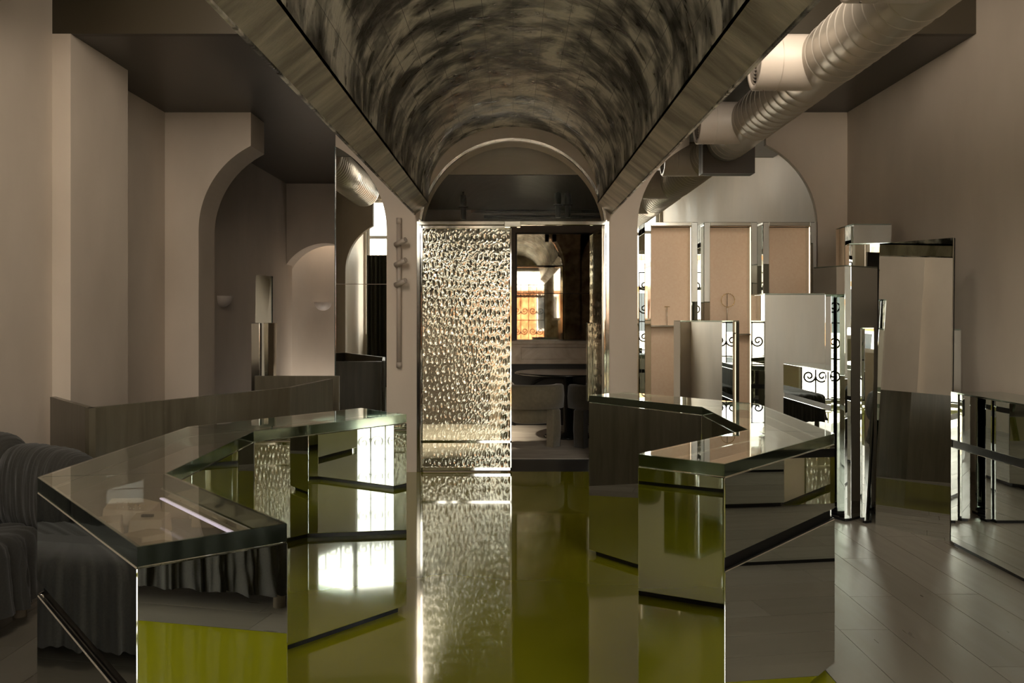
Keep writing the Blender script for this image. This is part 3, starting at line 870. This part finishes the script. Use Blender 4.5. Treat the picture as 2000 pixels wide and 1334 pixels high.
sofa('skirted_sofa', 'charcoal sofa with a gathered skirt at the left wall behind the near counter', (-2.47, 3.1, 0), (-2.83, -2.12, 2.1, 4.02),
     [((-2.76, 2.15), (-2.76, 2.78), 0.52, 0.17, 0.10), ((-2.76, 2.79), (-2.76, 3.42), 0.52, 0.17, 0.10), ((-2.76, 3.43), (-2.76, 4.05), 0.52, 0.17, 0.10),
      ((-2.80, 4.54), (-2.47, 4.31), 0.53, 0.23, 0.12), ((-2.49, 4.32), (-1.92, 3.94), 0.52, 0.215, 0.11)], 3)
sofa('skirted_sofa', 'charcoal gathered sofa seen only in the mirrors of the counters', (1.75, 0.2, 0), (1.38, 2.12, -0.65, 0.9),
     [((2.08, -0.62), (2.08, 0.1), 0.55, 0.19, 0.10), ((2.08, 0.11), (2.08, 0.85), 0.55, 0.19, 0.10)], 5)

# curtain in the street bay
f3 = fold_noise(77)
rs = [[(-2.75 + 1.35 * i / 120, -1.25 + 0.05 * f3(i / 9) + 0.02 * math.sin(i * 0.9), z) for i in range(121)] for z in (0.02, 1.0, 2.0, 2.5)]
g = G(); g.rings(rs, closed=False, caps=False)
one('curtain', g, 'curtain_cloth', 'dark pleated curtain in the street window bay, seen in the narrow mirror', 'curtain', (-2.08, -1.25, 0.02))

# ------------------------------------------------------------------ jewellery stones under the left glass
strip_ = link('light_strip', G().prism([(-0.535, 1.90), (-0.985, 2.44), (-0.989, 2.4365), (-0.539, 1.8965)], 0.838, 0.842), 'case_led', left_counter)
link('strip_housing', G().prism([(-0.528, 1.905), (-0.978, 2.445), (-0.985, 2.44), (-0.535, 1.90)], 0.832, 0.846), 'steel_frame', strip_)
def stone(x, y, poly_scale, h, rot, tilt, label):
    pts = [(-0.5, -0.42), (0.42, -0.5), (0.55, 0.25), (0.1, 0.5), (-0.48, 0.36)]
    ca, sa = math.cos(rot), math.sin(rot)
    pb = [(x + (px * ca - py * sa) * poly_scale[0], y + (px * sa + py * ca) * poly_scale[1]) for px, py in pts]
    b_ = [(px, py, 0.7801) for px, py in pb]
    t_ = [(x + (px - x) * 0.93, y + (py - y) * 0.93, 0.7801 + h + tilt[0] * (px - x) + tilt[1] * (py - y)) for px, py in pb]
    return one('stone_block', G().hexa(b_, t_), 'travertine', label, 'stone block', (x, y, 0.7801), 'jewelry stone blocks', bevel=0.002)
stone(-1.075, 2.25, (0.125, 0.115), 0.040, 0.5, (0.1, 0.05), 'flat pale stone block with a fine chain, leftmost under the counter glass')
stone(-1.06, 2.42, (0.14, 0.12), 0.048, 0.2, (-0.1, 0.1), 'pale stone block with tiny gold pieces, furthest back under the counter glass')
stone(-0.955, 2.29, (0.095, 0.085), 0.046, 0.15, (0.0, 0.1), 'small pale stone block carrying a dark bar brooch')
stone(-0.905, 2.16, (0.11, 0.085), 0.034, -0.6, (0.05, 0.0), 'pale stone block second from the near end under the counter glass')
stone(-0.825, 2.05, (0.12, 0.08), 0.034, -0.65, (0.0, 0.0), 'pale stone block at the near end under the counter glass')
def chain(pts, label, cat='necklace', mat='gold'):
    g = G()
    for (x, y, z) in pts:
        g.tube([(x, y, z - 0.0022), (x, y, z), (x, y, z + 0.0022)], [0.0008, 0.0024, 0.0008], 6)
    return one('fine_chain', g, mat, label, cat, pts[0])
chain([(-1.115 + 0.007 * i, 2.235 - 0.001 * i, 0.818 + 0.0007 * i) for i in range(13)], 'fine gold chain laid on the leftmost stone block')
chain([(-1.10 + 0.013 * i, 2.42 + 0.008 * math.sin(i), 0.832 - 0.0013 * i) for i in range(7)], 'row of tiny gold studs on the furthest stone block', 'earrings')
chain([(-1.08 + 0.011 * i, 2.385 - 0.01 * math.cos(i * 1.7), 0.8275 - 0.0011 * i) for i in range(6)], 'cluster of tiny silver studs on the furthest stone block', 'earrings', 'silver')
one('bar_brooch', G().box(-0.972, -0.940, 2.272, 2.281, 0.8255, 0.832), 'black_gem', 'small black bar brooch on the small stone block', 'brooch', (-0.956, 2.276, 0.8255), bevel=0.001)

# ------------------------------------------------------------------ wall fixtures
wx = -0.985
t = thing('rail_light', 'slim wall-mounted rail with three swivelling spot heads left of the door', 'light', (wx, WY, 0.9))
zt, zb = 1.35 + 191 * WY / 1700, 1.35 - 99 * WY / 1700
link('rail', G().tube([(wx, WY - 0.032, zb), (wx, WY - 0.032, zt)], 0.021, 20), 'fixture_paint', t)
link('rail_cap', G().tube([(wx, WY - 0.032, zb - 0.002), (wx, WY - 0.032, zb + 0.045)], 0.0235, 20), 'fixture_paint', t)
link('rail_cap', G().tube([(wx, WY - 0.032, zt - 0.05), (wx, WY - 0.032, zt + 0.002)], 0.0235, 20), 'fixture_paint', t)
link('mount', G().box(wx - 0.012, wx + 0.012, WY - 0.02, WY, zb + 0.1, zt - 0.1), 'fixture_paint', t)
for yy in (477, 516, 555):
    z_ = 1.35 + (618 - yy) * WY / 1700
    h_ = link('spot_head', G().tube([(wx - 0.025, WY - 0.065, z_ - 0.012), (wx + 0.07, WY - 0.13, z_ + 0.028)], 0.0235, 20), 'fixture_paint', t)
    link('lens', G().tube([(wx + 0.0702, WY - 0.1302, z_ + 0.0281), (wx + 0.071, WY - 0.1306, z_ + 0.0284)], 0.013, 16), 'sconce_plaster', h_)
def sconce(x, y, z, nx, ny, label):
    t = thing('half_moon_sconce', label, 'sconce', (x, y, z))
    rs = []
    for k in range(9):
        a_ = PI / 2 * k / 8
        r_ = 0.12 * math.cos(a_); zz = z - 0.12 * math.sin(a_)
        rs.append([(x + nx * r_ * math.sin(PI * i / 20) + ny * r_ * math.cos(PI * i / 20), y + ny * r_ * math.sin(PI * i / 20) - nx * r_ * math.cos(PI * i / 20), zz) for i in range(21)])
    g = G(); g.rings(rs, closed=False, caps=False)
    link('bowl', g, 'sconce_plaster', t)
    link('rim', G().prism([(p[0], p[1]) for p in rs[0]], z - 0.012, z), 'sconce_plaster', t)
    return t
sconce(XL, 9.0, 1.35 + 40 * 9.0 / 1700, 1, 0, 'half-moon plaster sconce on the left wall beyond the arch')
sconce(-2.68, 12.28, 1.35 + 28 * 12.2 / 1700, 0.25, -1, 'half-moon plaster sconce inside the far lit niche')
nl = bpy.data.lights.new('niche_uplight', 'POINT'); nl.energy = 3.5; nl.shadow_soft_size = 0.03; nl.color = (1, 0.85, 0.78)
no = bpy.data.objects.new('niche_uplight', nl); no.location = (-2.98, 11.95, 2.25); C.objects.link(no)
def spot_can(x, y, ztop, zlo, label, group=None):
    t = thing('ceiling_spot', label, 'spotlight', (x, y, zlo), group)
    link('stem', G().tube([(x, y, ztop - 0.001), (x, y, zlo + 0.16)], 0.012, 10), 'black_metal', t)
    link('upper_can', G().tube([(x, y, zlo + 0.14), (x, y, zlo + 0.26)], 0.036, 18), 'black_metal', t)
    link('joint', G().tube([(x - 0.05, y, zlo + 0.135), (x + 0.05, y, zlo + 0.135)], 0.008, 8), 'black_metal', t)
    link('lower_can', G().tube([(x, y, zlo), (x, y, zlo + 0.128)], 0.030, 18), 'black_metal', t)
def at(x, y, Y): return ((x - 1002) * Y / 1700, Y, 1.35 - (y - 618) * Y / 1700)
for (px, py, Y, lb_) in ((606, 277, 8.9, 'black spot hanging from the ceiling of the left rear room, the nearer one'), (637, 304, 9.9, 'black spot hanging from the ceiling of the left rear room, the farther one')):
    p_ = at(px, py, Y); spot_can(p_[0], Y, CZ, p_[2], lb_)
for (px, py, Y, lb_) in ((905, 429, 9.3, 'single black ceiling spot left above the door in the back room'), (1090, 425, 9.3, 'left of the paired black ceiling spots in the back room'), (1109, 425, 9.3, 'right of the paired black ceiling spots in the back room')):
    p_ = at(px, py, Y); spot_can(p_[0], Y, 2.68, p_[2], lb_)
for (yy, Y, xa, lb_) in ((413, 10.4, -0.5, 'upper dark pipe under the back room ceiling'), (424, 10.5, -0.35, 'lower dark pipe under the back room ceiling')):
    z_ = 1.35 + (618 - yy) * Y / 1700
    one('ceiling_pipe', G().tube([(xa, Y, z_), (1.89, Y, z_)], 0.022, 12), 'black_metal', lb_, 'pipe', (0.7, Y, z_))
bl = bpy.data.lights.new('back_room_spot', 'SPOT'); bl.energy = 260; bl.spot_size = 1.7; bl.spot_blend = 0.8; bl.color = (1, 0.82, 0.6); bl.shadow_soft_size = 0.03
bo = bpy.data.objects.new('back_room_spot', bl); p_ = at(905, 429, 9.3); bo.location = (p_[0], 9.3, p_[2] - 0.01); bo.rotation_euler = (math.radians(15), math.radians(25), 0); C.objects.link(bo)

# ------------------------------------------------------------------ back room furniture
fp = thing('fireplace', 'carved marble fireplace in the back room seen through the door', 'fireplace', (0.5, RB - 0.1, 0))
zs = 1.35 - 47 * 10.6 / 1700
link('mantel_shelf', G().box(-0.35, 1.35, RB - 0.26, RB, zs - 0.045, zs), 'marble', fp, bevel=0.006)
link('frieze', G().box(-0.28, 1.28, RB - 0.17, RB, zs - 0.29, zs - 0.046), 'marble', fp)
link('frieze_panel', G().box(0.10, 0.95, RB - 0.182, RB - 0.171, zs - 0.235, zs - 0.085), 'marble', fp, bevel=0.006)
for x_ in (-0.17, 1.17):
    link('pilaster', G().box(x_ - 0.11, x_ + 0.11, RB - 0.18, RB, 0.007, zs - 0.291), 'marble', fp)
    link('corner_block', G().box(x_ - 0.10, x_ + 0.10, RB - 0.185, RB - 0.171, zs - 0.25, zs - 0.07), 'marble', fp, bevel=0.006)
link('firebox', G().box(-0.06, 1.06, RB - 0.10, RB - 0.02, 0.007, zs - 0.291), 'firebox_black', fp)
g = G(); g.rings([[(0.5 + 0.5 * rr * math.cos(PI * i / 24), RB - 0.115 - d, 0.007 + 0.62 * rr * math.sin(PI * i / 24)) for rr, d in ((1.0, 0), (1.0, 0.012), (0.94, 0.012), (0.94, 0))] for i in range(25)])
link('arch_moulding', g, 'black_metal', fp)
am = thing('overmantel_mirror', 'foxed antique mirror above the marble fireplace', 'mirror', (0.5, RB - 0.02, zs))
zm = 1.35 + 45 * 10.8 / 1700; ztp = 1.35 + 161 * 10.8 / 1700
link('lower_sheet', G().box(0.05, 1.25, RB - 0.02, RB - 0.005, zs + 0.004, zm - 0.004), 'antique_mirror', am)
link('upper_sheet', G().box(0.05, 1.25, RB - 0.02, RB - 0.005, zm + 0.004, ztp), 'antique_mirror', am)
link('frame', G().box(0.03, 1.27, RB - 0.004, RB, zs + 0.003, ztp + 0.02), 'black_metal', am)
tb = thing('round_table', 'round black table in front of the fireplace', 'table', (0.62, 9.75, 0.006))
link('tabletop', G().lathe(0.62, 9.75, [(0.56, 0.705), (0.60, 0.715), (0.60, 0.725), (0.585, 0.73)], 48), 'table_black', tb)
link('pedestal', G().lathe(0.62, 9.75, [(0.28, 0.007), (0.26, 0.03), (0.06, 0.06), (0.05, 0.70)], 32), 'table_black', tb)
def barrel_chair(label, x, y, rot, mat):
    t = thing('barrel_chair', label, 'chair', (x, y, 0.006), 'velvet barrel chairs at the round table')
    def R_(px, py, pz): 
        c_, s_ = math.cos(rot), math.sin(rot)
        return (x + px * c_ - py * s_, y + px * s_ + py * c_, pz)
    def band(a0, a1, ri, ro, z0, z1, n=26):
        g = G()
        g.rings([[R_(rr * math.cos(a), rr * math.sin(a), zz) for rr, zz in ((ri, z0), (ro, z0), (ro + 0.008, (z0 + z1) / 2), (ro, z1 - 0.02), (ro - 0.02, z1), (ri + 0.02, z1), (ri, z1 - 0.02))] for a in [a0 + (a1 - a0) * i / n for i in range(n + 1)]], True, True)
        return g
    # open side is +y (towards the table); the back band curves round the camera side
    link('back_band', band(math.radians(165), math.radians(375), 0.23, 0.335, 0.40, 0.645), mat, t)
    g = G(); g.lathe(0, 0, [(0.20, 0.24), (0.232, 0.26), (0.235, 0.38), (0.21, 0.415), (0.12, 0.425)], 36)
    g.v = [R_(*v) for v in g.v]
    link('seat', g, mat, t)
    for a in (200, 340):
        a_ = math.radians(a)
        link('leg', band(a_ - 0.20, a_ + 0.20, 0.235, 0.330, 0.007, 0.40, 8), mat, t)
    a_ = math.radians(270)
    p0, p1 = R_(0.30 * math.cos(math.radians(236)), 0.30 * math.sin(math.radians(236)), 0.01), R_(0.30 * math.cos(math.radians(236)), 0.30 * math.sin(math.radians(236)), 0.42)
    link('copper_rod', G().tube([p0, p1], 0.013, 10), 'copper_leg', t)
barrel_chair('olive velvet barrel chair seen through the open door leaf', 0.20, 9.17, math.radians(-20), 'velvet')
barrel_chair('dark velvet barrel chair to the right at the round table', 0.90, 9.12, math.radians(25), 'velvet_dark')

# ------------------------------------------------------------------ added fill spots on out-of-frame tracks, to brighten the walls
for sx, side_ in ((-1.25, 'left'), (1.25, 'right')):
    one('fill_track', G().box(sx - 0.018, sx + 0.018, 1.2, 4.4, CZ2 - 0.03, CZ2), 'black_metal', 'added out-of-frame black track for fill spots on the raised ceiling, %s of the vault' % side_, 'track', (sx, 2.8, CZ2 - 0.03))
    for yy, nm in ((1.6, 'nearest the street'), (2.9, 'middle one'), (4.2, 'furthest from the street')):
        spot_can(sx, yy, CZ2 - 0.03, 3.38, 'added out-of-frame black fill spot on the track %s of the vault, %s' % (side_, nm))
        d_ = bpy.data.lights.new('fill_spot_lamp', 'SPOT'); d_.energy = 22; d_.spot_size = 2.3; d_.spot_blend = 1.0; d_.color = (1, 0.87, 0.72); d_.shadow_soft_size = 0.35
        o_ = bpy.data.objects.new('fill_spot_lamp', d_); o_.location = (sx, yy, 3.30); o_.rotation_euler = (math.radians(62), 0, math.radians(-14 if sx > 0 else 14)); C.objects.link(o_)
